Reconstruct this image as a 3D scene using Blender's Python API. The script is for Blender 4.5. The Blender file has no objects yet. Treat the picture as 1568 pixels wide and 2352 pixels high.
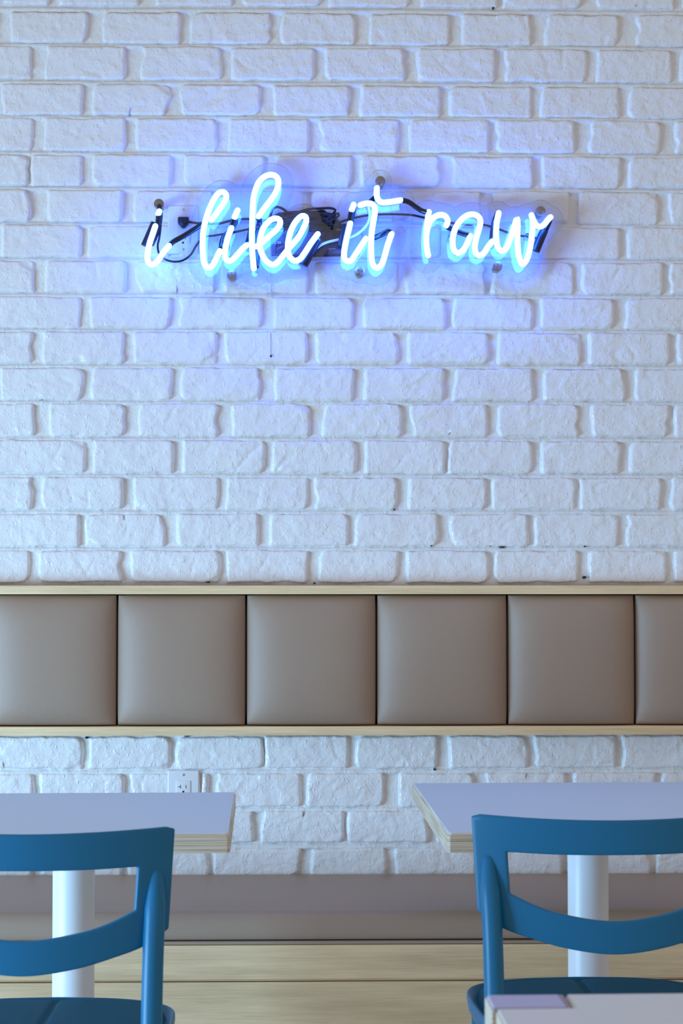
import bpy, bmesh, math, random
import numpy as np
from mathutils import Vector, Matrix, Euler
from mathutils.geometry import tessellate_polygon

# ------------------------------------------------------------------ camera
C = bpy.context.scene.collection
FPX, W, H = 4220.0, 1568.0, 2352.0
D_WALL, Z_CAM = 4.4, 1.194
cam_d = bpy.data.cameras.new('camera'); cam = bpy.data.objects.new('camera', cam_d); C.objects.link(cam)
cam_d.sensor_fit = 'VERTICAL'; cam_d.sensor_height = 36.0; cam_d.sensor_width = 24.0
cam_d.lens = FPX / H * 36.0
cam.location = (0, -D_WALL, Z_CAM)
cam.rotation_euler = (math.radians(90) + math.atan(149 / FPX), 0, -math.atan(91 / FPX))
cam_d.clip_start = 0.05
cam_d.dof.use_dof = True; cam_d.dof.focus_distance = 4.25; cam_d.dof.aperture_fstop = 10.0
bpy.context.scene.camera = cam

# ------------------------------------------------------------------ light
sc = bpy.context.scene
world = bpy.data.worlds.new('world'); sc.world = world; world.use_nodes = True
world.node_tree.nodes['Background'].inputs[0].default_value = (1.0, 0.945, 0.965, 1)
world.node_tree.nodes['Background'].inputs[1].default_value = 0.435

def area(name, loc, target, sx, sy, power, col):
    l = bpy.data.lights.new(name, 'AREA'); l.shape = 'RECTANGLE'; l.size = sx; l.size_y = sy
    l.energy = power; l.color = col
    o = bpy.data.objects.new(name, l); C.objects.link(o); o.location = loc
    o.rotation_euler = (Vector(target) - Vector(loc)).to_track_quat('-Z', 'Y').to_euler()
    return o
win = area('window_daylight', (-3.7, -2.5, 0.35), (0.2, 0.0, -0.55), 2.0, 1.3, 155, (0.30, 0.59, 0.93))
win.data.spread = math.radians(130)

sc.view_settings.view_transform = 'Standard'; sc.view_settings.look = 'None'
sc.view_settings.exposure = 0.0; sc.view_settings.gamma = 1.0
sc.view_settings.use_curve_mapping = False
sc.cycles.use_denoising = True
sc.cycles.max_bounces = 6; sc.cycles.transparent_max_bounces = 16
sc.cycles.sample_clamp_indirect = 6.0
NEON = (1.25, 6.2, 40.0)

RC = cam.rotation_euler.to_matrix()
def at(px, py, Y):
    d = RC @ Vector(((px - W / 2) / FPX, -(py - H / 2) / FPX, -1.0))
    t = (Y + D_WALL) / d.y
    return Vector((d.x * t, Y, Z_CAM + d.z * t))

rnd = random.Random(7)

# ------------------------------------------------------------------ noise
def vnoise(x, y, seed=0):
    x = np.asarray(x, float); y = np.asarray(y, float)
    xi = np.floor(x).astype(np.int64); yi = np.floor(y).astype(np.int64)
    fx = x - xi; fy = y - yi
    fx = fx * fx * (3 - 2 * fx); fy = fy * fy * (3 - 2 * fy)
    def h(a, b):
        n = (a * 374761393 + b * 668265263 + seed * 1274126177) & 0x7fffffff
        n = ((n ^ (n >> 13)) * 1274126177) & 0x7fffffff
        return ((n ^ (n >> 16)) & 0xffff) / 32767.5 - 1.0
    return (h(xi, yi) * (1 - fx) + h(xi + 1, yi) * fx) * (1 - fy) + (h(xi, yi + 1) * (1 - fx) + h(xi + 1, yi + 1) * fx) * fy
def fbm(x, y, seed=0, o=3):
    r = 0; a = 1.0
    for i in range(o):
        r = r + a * vnoise(x * 2 ** i + 17.3 * i, y * 2 ** i - 9.1 * i, seed + i); a *= 0.5
    return r

# ------------------------------------------------------------------ materials
def mat(name, col, rough=0.5, metal=0.0, spec=0.5, coat=0.0):
    m = bpy.data.materials.new(name); m.use_nodes = True
    b = m.node_tree.nodes['Principled BSDF']
    b.inputs['Base Color'].default_value = (*col, 1); b.inputs['Roughness'].default_value = rough
    b.inputs['Metallic'].default_value = metal; b.inputs['Specular IOR Level'].default_value = spec
    b.inputs['Coat Weight'].default_value = coat
    return m
def nodes(m): return m.node_tree.nodes, m.node_tree.links, m.node_tree.nodes['Principled BSDF']
def noise_node(N, L, scale, detail=2, rough=.5, coord='Object', vscale=(1, 1, 1)):
    tc = N.new('ShaderNodeNewGeometry') if coord == 'World' else N.new('ShaderNodeTexCoord')
    mp = N.new('ShaderNodeMapping'); mp.inputs['Scale'].default_value = vscale
    L.new(tc.outputs['Position' if coord == 'World' else coord], mp.inputs[0])
    n = N.new('ShaderNodeTexNoise'); n.inputs['Scale'].default_value = scale
    n.inputs['Detail'].default_value = detail; n.inputs['Roughness'].default_value = rough
    L.new(mp.outputs[0], n.inputs['Vector']); return n
def add_bump(m, layers, coord='World'):
    N, L, b = nodes(m); prev = None
    for scale, dist, strength, vs, lo, hi in layers:
        n = noise_node(N, L, scale, 3, .55, coord, vs)
        r = N.new('ShaderNodeMapRange'); r.inputs[1].default_value = lo; r.inputs[2].default_value = hi
        r.interpolation_type = 'SMOOTHSTEP'
        L.new(n.outputs['Fac'], r.inputs[0])
        bp = N.new('ShaderNodeBump'); bp.inputs['Distance'].default_value = dist; bp.inputs['Strength'].default_value = strength
        L.new(r.outputs[0], bp.inputs['Height'])
        if prev: L.new(prev.outputs[0], bp.inputs['Normal'])
        prev = bp
    L.new(prev.outputs[0], b.inputs['Normal'])
def vary(m, scale, c1, c2, vs=(1, 1, 1), coord='Object', detail=4, lo=.3, hi=.7):
    N, L, b = nodes(m)
    n = noise_node(N, L, scale, detail, .6, coord, vs)
    r = N.new('ShaderNodeValToRGB'); r.color_ramp.elements[0].position = lo; r.color_ramp.elements[1].position = hi
    r.color_ramp.elements[0].color = (*c1, 1); r.color_ramp.elements[1].color = (*c2, 1)
    L.new(n.outputs['Fac'], r.inputs[0]); L.new(r.outputs[0], b.inputs['Base Color']); return n, r

M = {}
def paint_mat(name, col):
    m = mat(name, col, 0.30, spec=0.6)
    add_bump(m, [(30, .004, .40, (1, 1, 1), .38, .72), (100, .0018, .52, (1.1, 1, .7), .57, .74), (250, .0011, .48, (1, 1, .8), .56, .72)])
    return m
M['brick'] = paint_mat('painted_brick', (.86, .86, .86))
M['mortar'] = paint_mat('painted_mortar', (.84, .83, .81))
M['dark'] = mat('dark_gap', (.02, .025, .03), .9)
M['plate'] = mat('outlet_plastic', (.80, .81, .84), .3)
M['screw'] = mat('screw_metal', (.7, .72, .75), .3, 1)
M['taupe'] = mat('taupe_vinyl', (.38, .27, .195), .45)
add_bump(M['taupe'], [(900, .0003, .4, (1, 1, 1), .3, .7)], 'World')
def wood(name, c1, c2, axis_scale=(1.2, 14, 14)):
    m = mat(name, c1, .5); N, L, b = nodes(m)
    n1 = noise_node(N, L, 2.2, 5, .6, 'World', axis_scale)
    n2 = noise_node(N, L, 9, 4, .6, 'World', (axis_scale[0] * .8, axis_scale[1] * 2.4, axis_scale[2] * 2.4))
    mx = N.new('ShaderNodeMix'); mx.data_type = 'FLOAT'; mx.inputs[0].default_value = .4
    L.new(n1.outputs['Fac'], mx.inputs[2]); L.new(n2.outputs['Fac'], mx.inputs[3])
    r = N.new('ShaderNodeValToRGB'); r.color_ramp.elements[0].position = .36; r.color_ramp.elements[1].position = .62
    r.color_ramp.elements[0].color = (*c1, 1); r.color_ramp.elements[1].color = (*c2, 1)
    L.new(mx.outputs[0], r.inputs[0]); L.new(r.outputs[0], b.inputs['Base Color'])
    return m
M['wood'] = wood('pale_ash', (.62, .43, .24), (.86, .62, .36))
M['rail'] = wood('pale_rail', (.72, .51, .28), (.94, .71, .41))
# plywood edge: layered plies along local z
def ply():
    m = mat('plywood_edge', (.5, .42, .3), .55); N, L, b = nodes(m)
    n = noise_node(N, L, 1.0, 4, .6, 'Object', (3.0, 3.0, 520))
    r = N.new('ShaderNodeValToRGB'); e = r.color_ramp.elements
    e[0].position = .36; e[0].color = (.34, .26, .17, 1); e[1].position = .62; e[1].color = (.88, .80, .62, 1)
    x = e.new(.46); x.color = (.66, .57, .42, 1)
    L.new(n.outputs['Fac'], r.inputs[0]); L.new(r.outputs[0], b.inputs['Base Color']); return m
M['ply'] = ply()
M['laminate'] = mat('grey_laminate', (.68, .86, 1.0), .5, spec=.3)
M['laminate_pale'] = mat('pale_laminate', (.80, .86, .86), .5, spec=.3)
M['block_laminate'] = mat('lavender_laminate', (.56, .57, .82), .5, spec=.3)
M['joint'] = mat('joint_grey', (.36, .31, .34), .6)
M['steel_white'] = mat('white_powder_coat', (.84, .86, .88), .35)
M['chair'] = mat('blue_chair', (.004, .155, .31), .38, spec=.4)
M['pad'] = mat('blue_pad', (.005, .12, .235), .6, spec=.12)
add_bump(M['pad'], [(700, .0006, .6, (1, 1, 1), .35, .65)])
M['floor'] = mat('floor_warm_bounce', (.35, .34, .33), .5)
vary(M['floor'], 3, (.55, .46, .35), (.65, .55, .43))  # unseen floor: light warm wood tone, chosen to bounce warm light upward
M['black'] = mat('black_rubber', (.009, .011, .020), .35)
M['blackgloss'] = mat('black_blockout_paint', (.010, .011, .016), .18)
M['box'] = mat('black_plastic_case', (.035, .045, .085), .35)
M['white_cable'] = mat('white_cable', (.75, .77, .8), .4)
M['print'] = mat('white_print', (.75, .78, .8), .5)
# brushed caps
m = mat('brushed_steel', (.33, .30, .28), .27, 1.0); M['steel'] = m
N, L, b = nodes(m)
b.inputs['Anisotropic'].default_value = .85
tg = N.new('ShaderNodeTangent'); tg.direction_type = 'RADIAL'; tg.axis = 'Y'; L.new(tg.outputs[0], b.inputs['Tangent'])
# neon
m = bpy.data.materials.new('neon_glow'); m.use_nodes = True; N = m.node_tree.nodes; L = m.node_tree.links
N.remove(N['Principled BSDF']); em = N.new('ShaderNodeEmission')
mx_ = max(NEON); em.inputs[0].default_value = (NEON[0] / mx_, NEON[1] / mx_, 1, 1); em.inputs[1].default_value = mx_
L.new(em.outputs[0], N['Material Output'].inputs[0]); M['neon'] = m
# acrylic
def clear(name, tint, ior=1.5, rough=0.0):
    m = bpy.data.materials.new(name); m.use_nodes = True; N = m.node_tree.nodes; L = m.node_tree.links
    N.remove(N['Principled BSDF'])
    t = N.new('ShaderNodeBsdfTransparent'); t.inputs[0].default_value = (*tint, 1)
    g = N.new('ShaderNodeBsdfGlossy'); g.inputs['Roughness'].default_value = rough
    f = N.new('ShaderNodeFresnel'); f.inputs[0].default_value = ior
    mx = N.new('ShaderNodeMixShader'); L.new(f.outputs[0], mx.inputs[0]); L.new(t.outputs[0], mx.inputs[1]); L.new(g.outputs[0], mx.inputs[2])
    L.new(mx.outputs[0], N['Material Output'].inputs[0]); return m
M['acrylic'] = clear('clear_acrylic', (.95, .97, .99), 1.66, 0.02)
M['glass'] = clear('clear_glass', (.93, .96, .99), 1.5, .05)

# ------------------------------------------------------------------ object helpers
def obj(name, bm, material, parent=None, loc=None, smooth=True):
    if isinstance(bm, bpy.types.Mesh): me = bm
    else:
        me = bpy.data.meshes.new(name); bm.to_mesh(me); bm.free()
    if material is not None and not me.materials: me.materials.append(material)
    if smooth: me.shade_smooth()
    o = bpy.data.objects.new(name, me); C.objects.link(o)
    if parent is not None: o.parent = parent
    if loc is not None: o.location = loc
    return o
def thing(name, label, cat, loc=(0, 0, 0), rz=0.0, group=None):
    o = bpy.data.objects.new(name, None); C.objects.link(o); o.location = loc; o.rotation_euler = (0, 0, rz)
    o['label'] = label; o['category'] = cat; o.empty_display_size = .1
    if group: o['group'] = group
    return o
def box_bm(x0, x1, y0, y1, z0, z1, bev=0.0, seg=2):
    bm = bmesh.new(); bmesh.ops.create_cube(bm, size=1)
    for v in bm.verts:
        v.co = Vector(((x0 + x1) / 2 + v.co.x * (x1 - x0), (y0 + y1) / 2 + v.co.y * (y1 - y0), (z0 + z1) / 2 + v.co.z * (z1 - z0)))
    if bev: bmesh.ops.bevel(bm, geom=bm.edges[:], offset=bev, segments=seg, profile=.6, affect='EDGES')
    return bm
def auto(o, ang=35):
    o.data.shade_auto_smooth(angle=math.radians(ang)) if hasattr(o.data, 'shade_auto_smooth') else None
    me = o.data
    me.shade_smooth(); bm = bmesh.new(); bm.from_mesh(me)
    for e in bm.edges:
        if len(e.link_faces) == 2 and e.calc_face_angle(0) > math.radians(ang): e.smooth = False
    bm.to_mesh(me); bm.free(); return o
def catmull(P, step=.004, closed=False):
    P = [Vector(p) for p in P]; out = []
    n = len(P)
    rng = range(n) if closed else range(n - 1)
    for i in rng:
        p1, p2 = P[i], P[(i + 1) % n]
        p0 = P[(i - 1) % n] if (closed or i > 0) else p1 * 2 - p2
        p3 = P[(i + 2) % n] if (closed or i + 2 < n) else p2 * 2 - p1
        # centripetal
        def tj(ti, a, b): return ti + max((b - a).length, 1e-6) ** .5
        t0 = 0; t1 = tj(t0, p0, p1); t2 = tj(t1, p1, p2); t3 = tj(t2, p2, p3)
        k = max(2, int((p2 - p1).length / step))
        for j in range(k):
            t = t1 + (t2 - t1) * j / k
            A1 = p0 * ((t1 - t) / (t1 - t0)) + p1 * ((t - t0) / (t1 - t0))
            A2 = p1 * ((t2 - t) / (t2 - t1)) + p2 * ((t - t1) / (t2 - t1))
            A3 = p2 * ((t3 - t) / (t3 - t2)) + p3 * ((t - t2) / (t3 - t2))
            B1 = A1 * ((t2 - t) / (t2 - t0)) + A2 * ((t - t0) / (t2 - t0))
            B2 = A2 * ((t3 - t) / (t3 - t1)) + A3 * ((t - t1) / (t3 - t1))
            out.append(B1 * ((t2 - t) / (t2 - t1)) + B2 * ((t - t1) / (t2 - t1)))
    if not closed: out.append(P[-1])
    return out
def sweep(bm, pts, rad, seg=12, cap=True, closed=False):
    n = len(pts); rads = rad if isinstance(rad, (list, tuple)) else [rad] * n
    path = [(p, r) for p, r in zip(pts, rads)]
    if cap and not closed:     # hemispherical ends
        t0 = (pts[0] - pts[1]).normalized(); t1 = (pts[-1] - pts[-2]).normalized()
        pre = [(pts[0] + t0 * rads[0] * math.sin(a), rads[0] * max(math.cos(a), .03)) for a in (math.pi / 2, 1.15, .75, .38)]
        post = [(pts[-1] + t1 * rads[-1] * math.sin(a), rads[-1] * max(math.cos(a), .03)) for a in (.38, .75, 1.15, math.pi / 2)]
        path = pre + path + post
    n = len(path); T = []
    for i in range(n):
        if closed: d = path[(i + 1) % n][0] - path[i - 1][0]
        else: d = path[min(i + 1, n - 1)][0] - path[max(i - 1, 0)][0]
        T.append(d.normalized() if d.length > 1e-9 else (T[-1] if T else Vector((0, 0, 1))))
    a = Vector((0, 1, 0)) if abs(T[0].y) < .9 else Vector((1, 0, 0))
    nrm = (a - T[0] * a.dot(T[0])).normalized(); rings = []
    for i in range(n):
        if i: nrm = (nrm - T[i] * nrm.dot(T[i])).normalized()
        bi = T[i].cross(nrm); p, r = path[i]
        rings.append([bm.verts.new(p + (nrm * math.cos(2 * math.pi * k / seg) + bi * math.sin(2 * math.pi * k / seg)) * r) for k in range(seg)])
    for i in range(n if closed else n - 1):
        A, B = rings[i], rings[(i + 1) % n]
        for k in range(seg): bm.faces.new((A[k], A[(k + 1) % seg], B[(k + 1) % seg], B[k]))
    if not closed:
        bm.faces.new(rings[0][::-1]); bm.faces.new(rings[-1])
    return bm
def tube(name, pts, rad, material, parent=None, step=.004, seg=12, closed=False):
    bm = bmesh.new(); sweep(bm, catmull(pts, step, closed), rad, seg, True, closed)
    bmesh.ops.recalc_face_normals(bm, faces=bm.faces[:])
    return obj(name, bm, material, parent)
def cyl_bm(p0, p1, r0, r1=None, seg=24, bev=0.0):
    p0 = Vector(p0); p1 = Vector(p1); r1 = r0 if r1 is None else r1
    bm = bmesh.new(); d = p1 - p0
    bmesh.ops.create_cone(bm, cap_ends=True, segments=seg, radius1=r0, radius2=r1, depth=d.length)
    if bev:
        ed = [e for e in bm.edges if any(len(f.verts) > 4 for f in e.link_faces)]
        bmesh.ops.bevel(bm, geom=ed, offset=bev, segments=2, profile=.5, affect='EDGES')
    q = d.to_track_quat('Z', 'Y').to_matrix().to_4x4()
    bmesh.ops.transform(bm, matrix=Matrix.Translation((p0 + p1) / 2) @ q, verts=bm.verts)
    return bm

# ------------------------------------------------------------------ brick wall
PROUD = .0115
# course: y of top and bottom (px at mid frame), then brick extents (px)
COURSES = [
 (-50, 17, [(-95,115),(135,319),(357,533),(556,737),(755,940),(964,1141),(1154,1334),(1370,1552),(1566,1750)]),
 (34, 103, [(-190,-8),(26,204),(235,413),(436,622),(645,817),(847,1031),(1061,1220),(1250,1418),(1461,1640)]),
 (113, 186, [(-110,74),(104,288),(322,508),(532,720),(748,930),(959,1135),(1160,1344),(1369,1541),(1562,1740)]),
 (199, 268, [(-185,-12),(6,189),(213,391),(412,598),(628,802),(828,1008),(1032,1220),(1240,1420),(1443,1620)]),
 (276, 350, [(-110,76),(102,288),(313,498),(525,708),(732,913),(939,1120),(1139,1319),(1352,1515),(1550,1730)]),
 (360, 430, [(-180,66),(72,188),(215,393),(424,607),(628,806),(828,1010),(1035,1222),(1243,1422),(1443,1630)]),
 (441, 512, [(-110,72),(110,281),(306,490),(512,695),(715,900),(922,1102),(1124,1304),(1327,1510),(1533,1710)]),
 (522, 593, [(-200,-16),(4,186),(202,390),(412,600),(622,802),(824,1010),(1032,1215),(1236,1420),(1439,1620)]),
 (603, 674, [(-110,79),(105,288),(313,495),(515,706),(725,911),(931,1115),(1128,1316),(1334,1520),(1536,1720)]),
 (685, 755, [(-180,186),(207,390),(411,599),(628,811),(835,1020),(1036,1222),(1240,1408),(1434,1620)]),
 (765, 836, [(-110,76),(99,286),(307,497),(516,704),(725,912),(934,1120),(1142,1332),(1352,1536),(1554,1730)]),
 (847, 920, [(-180,-16),(2,194),(210,395),(416,599),(631,811),(837,1018),(1038,1222),(1248,1434),(1457,1640)]),
 (929, 1003, [(-110,79),(114,288),(318,502),(533,711),(740,920),(942,1118),(1143,1327),(1357,1533),(1548,1730)]),
 (1013, 1087, [(-180,196),(212,398),(420,607),(625,816),(838,1020),(1028,1222),(1240,1422),(1447,1640)]),
 (1097, 1170, [(-110,74),(97,281),(307,502),(520,709),(722,912),(938,1115),(1130,1319),(1332,1515),(1538,1720)]),
 (1181, 1254, [(-180,181),(196,380),(406,592),(618,799),(816,1005),(1033,1211),(1228,1418),(1437,1640)]),
 (1265, 1337, [(-110,67),(88,278),(300,505),(520,707),(732,913),(934,1120),(1135,1326),(1352,1528),(1548,1730)]),
 (1691, 1764, [(-180,190),(204,393),(407,604),(611,799),(818,1003),(1030,1210),(1225,1412),(1429,1640)]),
 (1775, 1852, [(-120,77),(93,283),(298,459),(462,478),(496,690),(704,880),(916,1087),(1111,1297),(1315,1503),(1520,1720)]),
 (1862, 1935, [(-200,-16),(4,186),(202,386),(404,583),(598,789),(797,984),(1000,1190),(1208,1390),(1408,1600)]),
 (1947, 2018, [(-110,76),(96,280),(296,478),(490,688),(712,886),(907,1090),(1106,1288),(1302,1490),(1506,1690)]),
]
def brick_grid(nfine):
    e = [0, .0012, .003, .0052, .008, .0115]
    return e
def axis(half, r_edges, step):
    inner = half - r_edges[-1]
    k = max(2, int(round(2 * inner / step)))
    mid = [-inner + 2 * inner * i / k for i in range(k + 1)]
    left = [-half + e for e in r_edges[:-1]]
    return np.array(left + mid + [-x for x in left[::-1]])
def brick_arrays(x0, x1, z0, z1, seed, step=.0042, edges=(0, .0012, .003, .0055, .009, .0130)):
    r = random.Random(seed)
    hw, hh = (x1 - x0) / 2, (z1 - z0) / 2; cx, cz = (x0 + x1) / 2, (z0 + z1) / 2
    ed = [e * min(1, hw / .03) for e in edges]
    U, V = np.meshgrid(axis(hw, ed, step), axis(hh, ed, step))
    # rounded corners with own radii
    X = U.copy(); Z = V.copy()
    for sx in (-1, 1):
        for sz in (-1, 1):
            rad = min(r.choice([.005, .008, .012, .020]), hw * .8)
            a = np.maximum(sx * U - (hw - rad), 0); c = np.maximum(sz * V - (hh - rad), 0)
            msk = (a > 0) & (c > 0); hyp = np.hypot(a, c) + 1e-9; k = np.maximum(a, c) / hyp
            X = np.where(msk, sx * (hw - rad + a * k), X); Z = np.where(msk, sz * (hh - rad + c * k), Z)
    de = np.minimum(hw - np.abs(U), hh - np.abs(V))           # distance to the edge in the parameter square
    wgt = np.clip(1 - de / .03, 0, 1)
    wx, wz = X + cx, Z + cz
    X = X + wgt * (.0030 * fbm(wx * 22, wz * 22, seed % 97, 2) + .0009 * vnoise(wx * 110, wz * 110, 5))
    Z = Z + wgt * (.0021 * fbm(wx * 26, wz * 20, seed % 89 + 7, 2) + .0009 * vnoise(wx * 90, wz * 130, 9))
    # a chipped end now and then: the end bites in along a slanted line
    if r.random() < .42 and hw > .05:
        s = r.choice((-1, 1)); zz = r.uniform(-.03, .03); amp = r.uniform(.004, .010); wd = r.uniform(.010, .022)
        X = X - s * wgt * amp * np.exp(-((Z - zz) / wd) ** 2) * (np.sign(X) == s)
    # faces: steep edge, gently uneven face, dents and creases
    soft_x = .0075; soft_z = .0045
    tx = np.clip((hw - np.abs(U)) / soft_x, 0, 1); tz = np.clip((hh - np.abs(V)) / soft_z, 0, 1)
    s_ = lambda t: np.sin(t * math.pi / 2) ** 1.1
    prof = s_(tx) * s_(tz)
    hgt = PROUD + .0010 * r.uniform(-1, 1) + .0014 * fbm(wx * 16, wz * 22, seed % 61, 3) + .0005 * fbm(wx * 70, wz * 80, 3, 2)
    n_ = fbm(wx * 9 + r.random() * 50, wz * 13, seed % 41 + 3, 2)
    hgt = hgt - .0020 * np.exp(-(n_ / .07) ** 2) * np.clip(vnoise(wx * 14, wz * 14, seed % 31) * 2, 0, 1)
    for _ in range(r.choice([1, 2, 2, 3, 4])):                 # scratches / tool marks across the face
        a = r.uniform(-1.2, 1.2) + (math.pi / 2 if r.random() < .6 else 0); ox, oz = r.uniform(-hw, hw) * .8, r.uniform(-hh, hh) * .5
        d = (X - ox) * math.sin(a) - (Z - oz) * math.cos(a); t = (X - ox) * math.cos(a) + (Z - oz) * math.sin(a)
        hgt = hgt - r.uniform(-.0018, .0024) * np.exp(-(d / .0032) ** 2) * np.exp(-(t / r.uniform(.012, .03)) ** 4)
    if r.random() < .42:                                       # a shoulder broken off one corner
        sx, sz = r.choice((-1, 1)), r.choice((-1, 1)); k = r.uniform(.015, .035)
        d = (hw - sx * X) / 1.6 + (hh - sz * Z); hgt = hgt - .0045 * np.clip((k - d) / .006, 0, 1)
    tiltx = r.uniform(-.0012, .0012)
    hgt = hgt + tiltx * X / hw
    Y = -(hgt * prof) + .004 * (1 - prof)
    co = np.stack([X + cx, Y, Z + cz], -1)
    return co
def grid_mesh(name, co):
    nv, nu = co.shape[:2]; idx = np.arange(nu * nv).reshape(nv, nu)
    f = np.stack([idx[:-1, :-1], idx[:-1, 1:], idx[1:, 1:], idx[1:, :-1]], -1).reshape(-1, 4)
    return co.reshape(-1, 3), f
def np_mesh(name, v, f):
    me = bpy.data.meshes.new(name)
    me.vertices.add(len(v)); me.vertices.foreach_set('co', np.asarray(v, np.float32).ravel())
    me.loops.add(len(f) * 4); me.loops.foreach_set('vertex_index', np.asarray(f, np.int32).ravel())
    me.polygons.add(len(f)); me.polygons.foreach_set('loop_start', np.arange(0, len(f) * 4, 4, dtype=np.int32))
    me.polygons.foreach_set('loop_total', np.full(len(f), 4, np.int32))
    me.update(calc_edges=True); me.validate(); me.shade_smooth(); return me

beds = []          # world z of the bed joints
rows = []
for (yt, yb, bricks) in COURSES:
    z1 = at(784, yt, 0).z; z0 = at(784, yb, 0).z
    rows.append((z0, z1, [(at(a, (yt + yb) / 2, 0).x, at(b_, (yt + yb) / 2, 0).x) for a, b_ in bricks]))
for i in range(len(rows) - 1): beds.append((rows[i][0] + rows[i + 1][1]) / 2)
# the wall body: a painted mortar face, fine where it is seen
xs = np.concatenate([[-3.2, -2.4, -1.9, -1.6], np.arange(-1.1, 1.3, .0070), [1.8, 2.2, 3.2]])
zs = np.concatenate([[0, .2, .38], np.arange(.46, .82, .0030), np.arange(.85, 1.15, .04), np.arange(1.165, 2.66, .0030), [2.85, 3.0]])
XX, ZZ = np.meshgrid(xs, zs)
hh_ = .0012 * fbm(XX * 12, ZZ * 12, 11, 3) + .0006 * fbm(XX * 60, ZZ * 60, 12, 2)
for bz in beds:
    if .8 < bz < 1.17: continue
    hh_ = hh_ + (.0076 + .0016 * fbm(XX * 9, ZZ * 2, int(abs(bz) * 997) % 50, 2)) * np.exp(-((ZZ - bz + .0030 - .0012 * vnoise(XX * 14, ZZ * 0, 4)) / .0056) ** 4)
YY = -hh_
fade = (XX > -1.1) & (XX < 1.3)
YY = np.where(fade, YY, 0)
v, f = grid_mesh('wall', np.stack([XX, YY, ZZ], -1))
nv0 = len(v)
wall_me = np_mesh('wall_back', v, f)
wall_me.materials.append(M['mortar'])
wall = bpy.data.objects.new('wall_back', wall_me); C.objects.link(wall)
wall['kind'] = 'structure'; wall['label'] = 'white painted brick wall behind the padded bench'
# solid body behind the face
wb = obj('wall_core', box_bm(-3.2, 3.2, .012, .16, 0, 3.0), M['mortar'], wall, smooth=False)
k = 0; extra_v, extra_f, off = [], [], 0
for ri, (z0, z1, br) in enumerate(rows):
    for (a, b_) in br:
        k += 1
        dz = .0006 * rnd.uniform(-1, 1)
        co = brick_arrays(a - .0035, b_ + .0035, z0 - .002 + dz, z1 + .002 + dz, 100 + k * 13)
        me = np_mesh('brick', *grid_mesh('b', co)); me.materials.append(M['brick'])
        o = bpy.data.objects.new('brick', me); C.objects.link(o); o.parent = wall
    lo, hi = br[0][0], br[-1][1]
    ext = []
    x = lo - .022
    while x > -1.45: ext.append((x - .188, x)); x -= .212
    x = hi + .022
    while x < 1.5: ext.append((x, x + .188)); x += .212
    for (a, b_) in ext:
        k += 1
        v, f = grid_mesh('b', brick_arrays(a - .0035, b_ + .0035, z0, z1, 100 + k * 13, .012))
        extra_v.append(v); extra_f.append(f + off); off += len(v)
zt = rows[0][1] + .012
for r_ in range(4):                                            # courses above the frame
    x = -1.5 + (.1 if r_ % 2 else 0)
    while x < 1.6:
        k += 1
        v, f = grid_mesh('b', brick_arrays(x, x + .192, zt, zt + .074, 100 + k * 13, .012)); extra_v.append(v); extra_f.append(f + off); off += len(v)
        x += .212
    zt += .086
me = np_mesh('brickwork', np.concatenate(extra_v), np.concatenate(extra_f)); me.materials.append(M['brick'])
o = bpy.data.objects.new('brickwork', me); C.objects.link(o); o.parent = wall; o['kind'] = 'stuff'
# small unpainted gaps in the joints
for (px, py, w_, h_) in [(905, 1171, 4, 4), (1152, 1257, 14, 3), (1342, 1254, 5, 5), (1396, 1254, 12, 3), (1341, 1326, 10, 6), (990, 1254, 5, 2),
                         (998, 1767, 9, 4), (493, 1331, 8, 4), (478, 1337, 12, 3), (722, 1339, 6, 3), (199, 1694, 9, 5), (430, 1691, 14, 2), (1132, 19, 4, 6), (622, 819, 5, 6)]:
    p = at(px, py, -.002); bm = bmesh.new(); n = 9
    top = []; bot = []
    for i in range(n):
        a = 2 * math.pi * i / n; q = rnd.uniform(.75, 1.2)
        top.append(bm.verts.new((p.x + math.cos(a) * w_ * .00042 * q, -.0078, p.z + math.sin(a) * h_ * .00042 * q)))
        bot.append(bm.verts.new((p.x + math.cos(a) * w_ * .0006 * q, .006, p.z + math.sin(a) * h_ * .0006 * q)))
    bm.faces.new(top)
    for i in range(n): bm.faces.new((top[i], bot[i], bot[(i + 1) % n], top[(i + 1) % n]))
    if py == 819:
        for q_ in top: q_.co.y = -.0142
    obj('joint_gap', bm, M['dark'], wall)

floor = obj('floor', box_bm(-3.2, 3.2, -6.0, .16, -.05, 0), M['floor'], smooth=False); floor['kind'] = 'structure'

# ------------------------------------------------------------------ outlets
def outlet(px, py, label):
    c = at(px, py, -.012)
    t = thing('wall_outlet', label, 'outlet', (c.x, -.0085, c.z), 0)
    w_, h_ = .0365, .058
    obj('cover_plate', box_bm(-w_, w_, -.0065, .006, -h_, h_, .0022, 3), M['plate'], t)
    obj('receptacle', box_bm(-.0172, .0172, -.0083, -.004, -.034, .034, .0009, 2), M['plate'], t)
    for s in (-1, 1):
        obj('screw', cyl_bm((0, -.0062, s * .0482), (0, -.0078, s * .0482), .0033, .0029, 16, .0004), M['screw'], t)
    for s in (1, -1):
        zc = s * .020
        bm = box_bm(-.0072, -.0058, -.0087, -.0078, zc - .0045, zc + .0045); obj('slot', bm, M['slotgrey'], t, smooth=False)
        if s == 1 or 1:
            obj('slot', box_bm(-.0122, -.0072, -.0087, -.0078, zc - .0008, zc + .0008), M['slotgrey'], t, smooth=False)
        obj('slot', box_bm(.0055, .0070, -.0087, -.0078, zc - .004, zc + .004), M['slotgrey'], t, smooth=False)
        obj('ground_hole', cyl_bm((0, -.0078, zc - .0118), (0, -.0087, zc - .0118), .0025, seg=14), M['dark'], t)
    return t
M['slotgrey'] = mat('slot_grey', (.09, .12, .13), .7)
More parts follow.
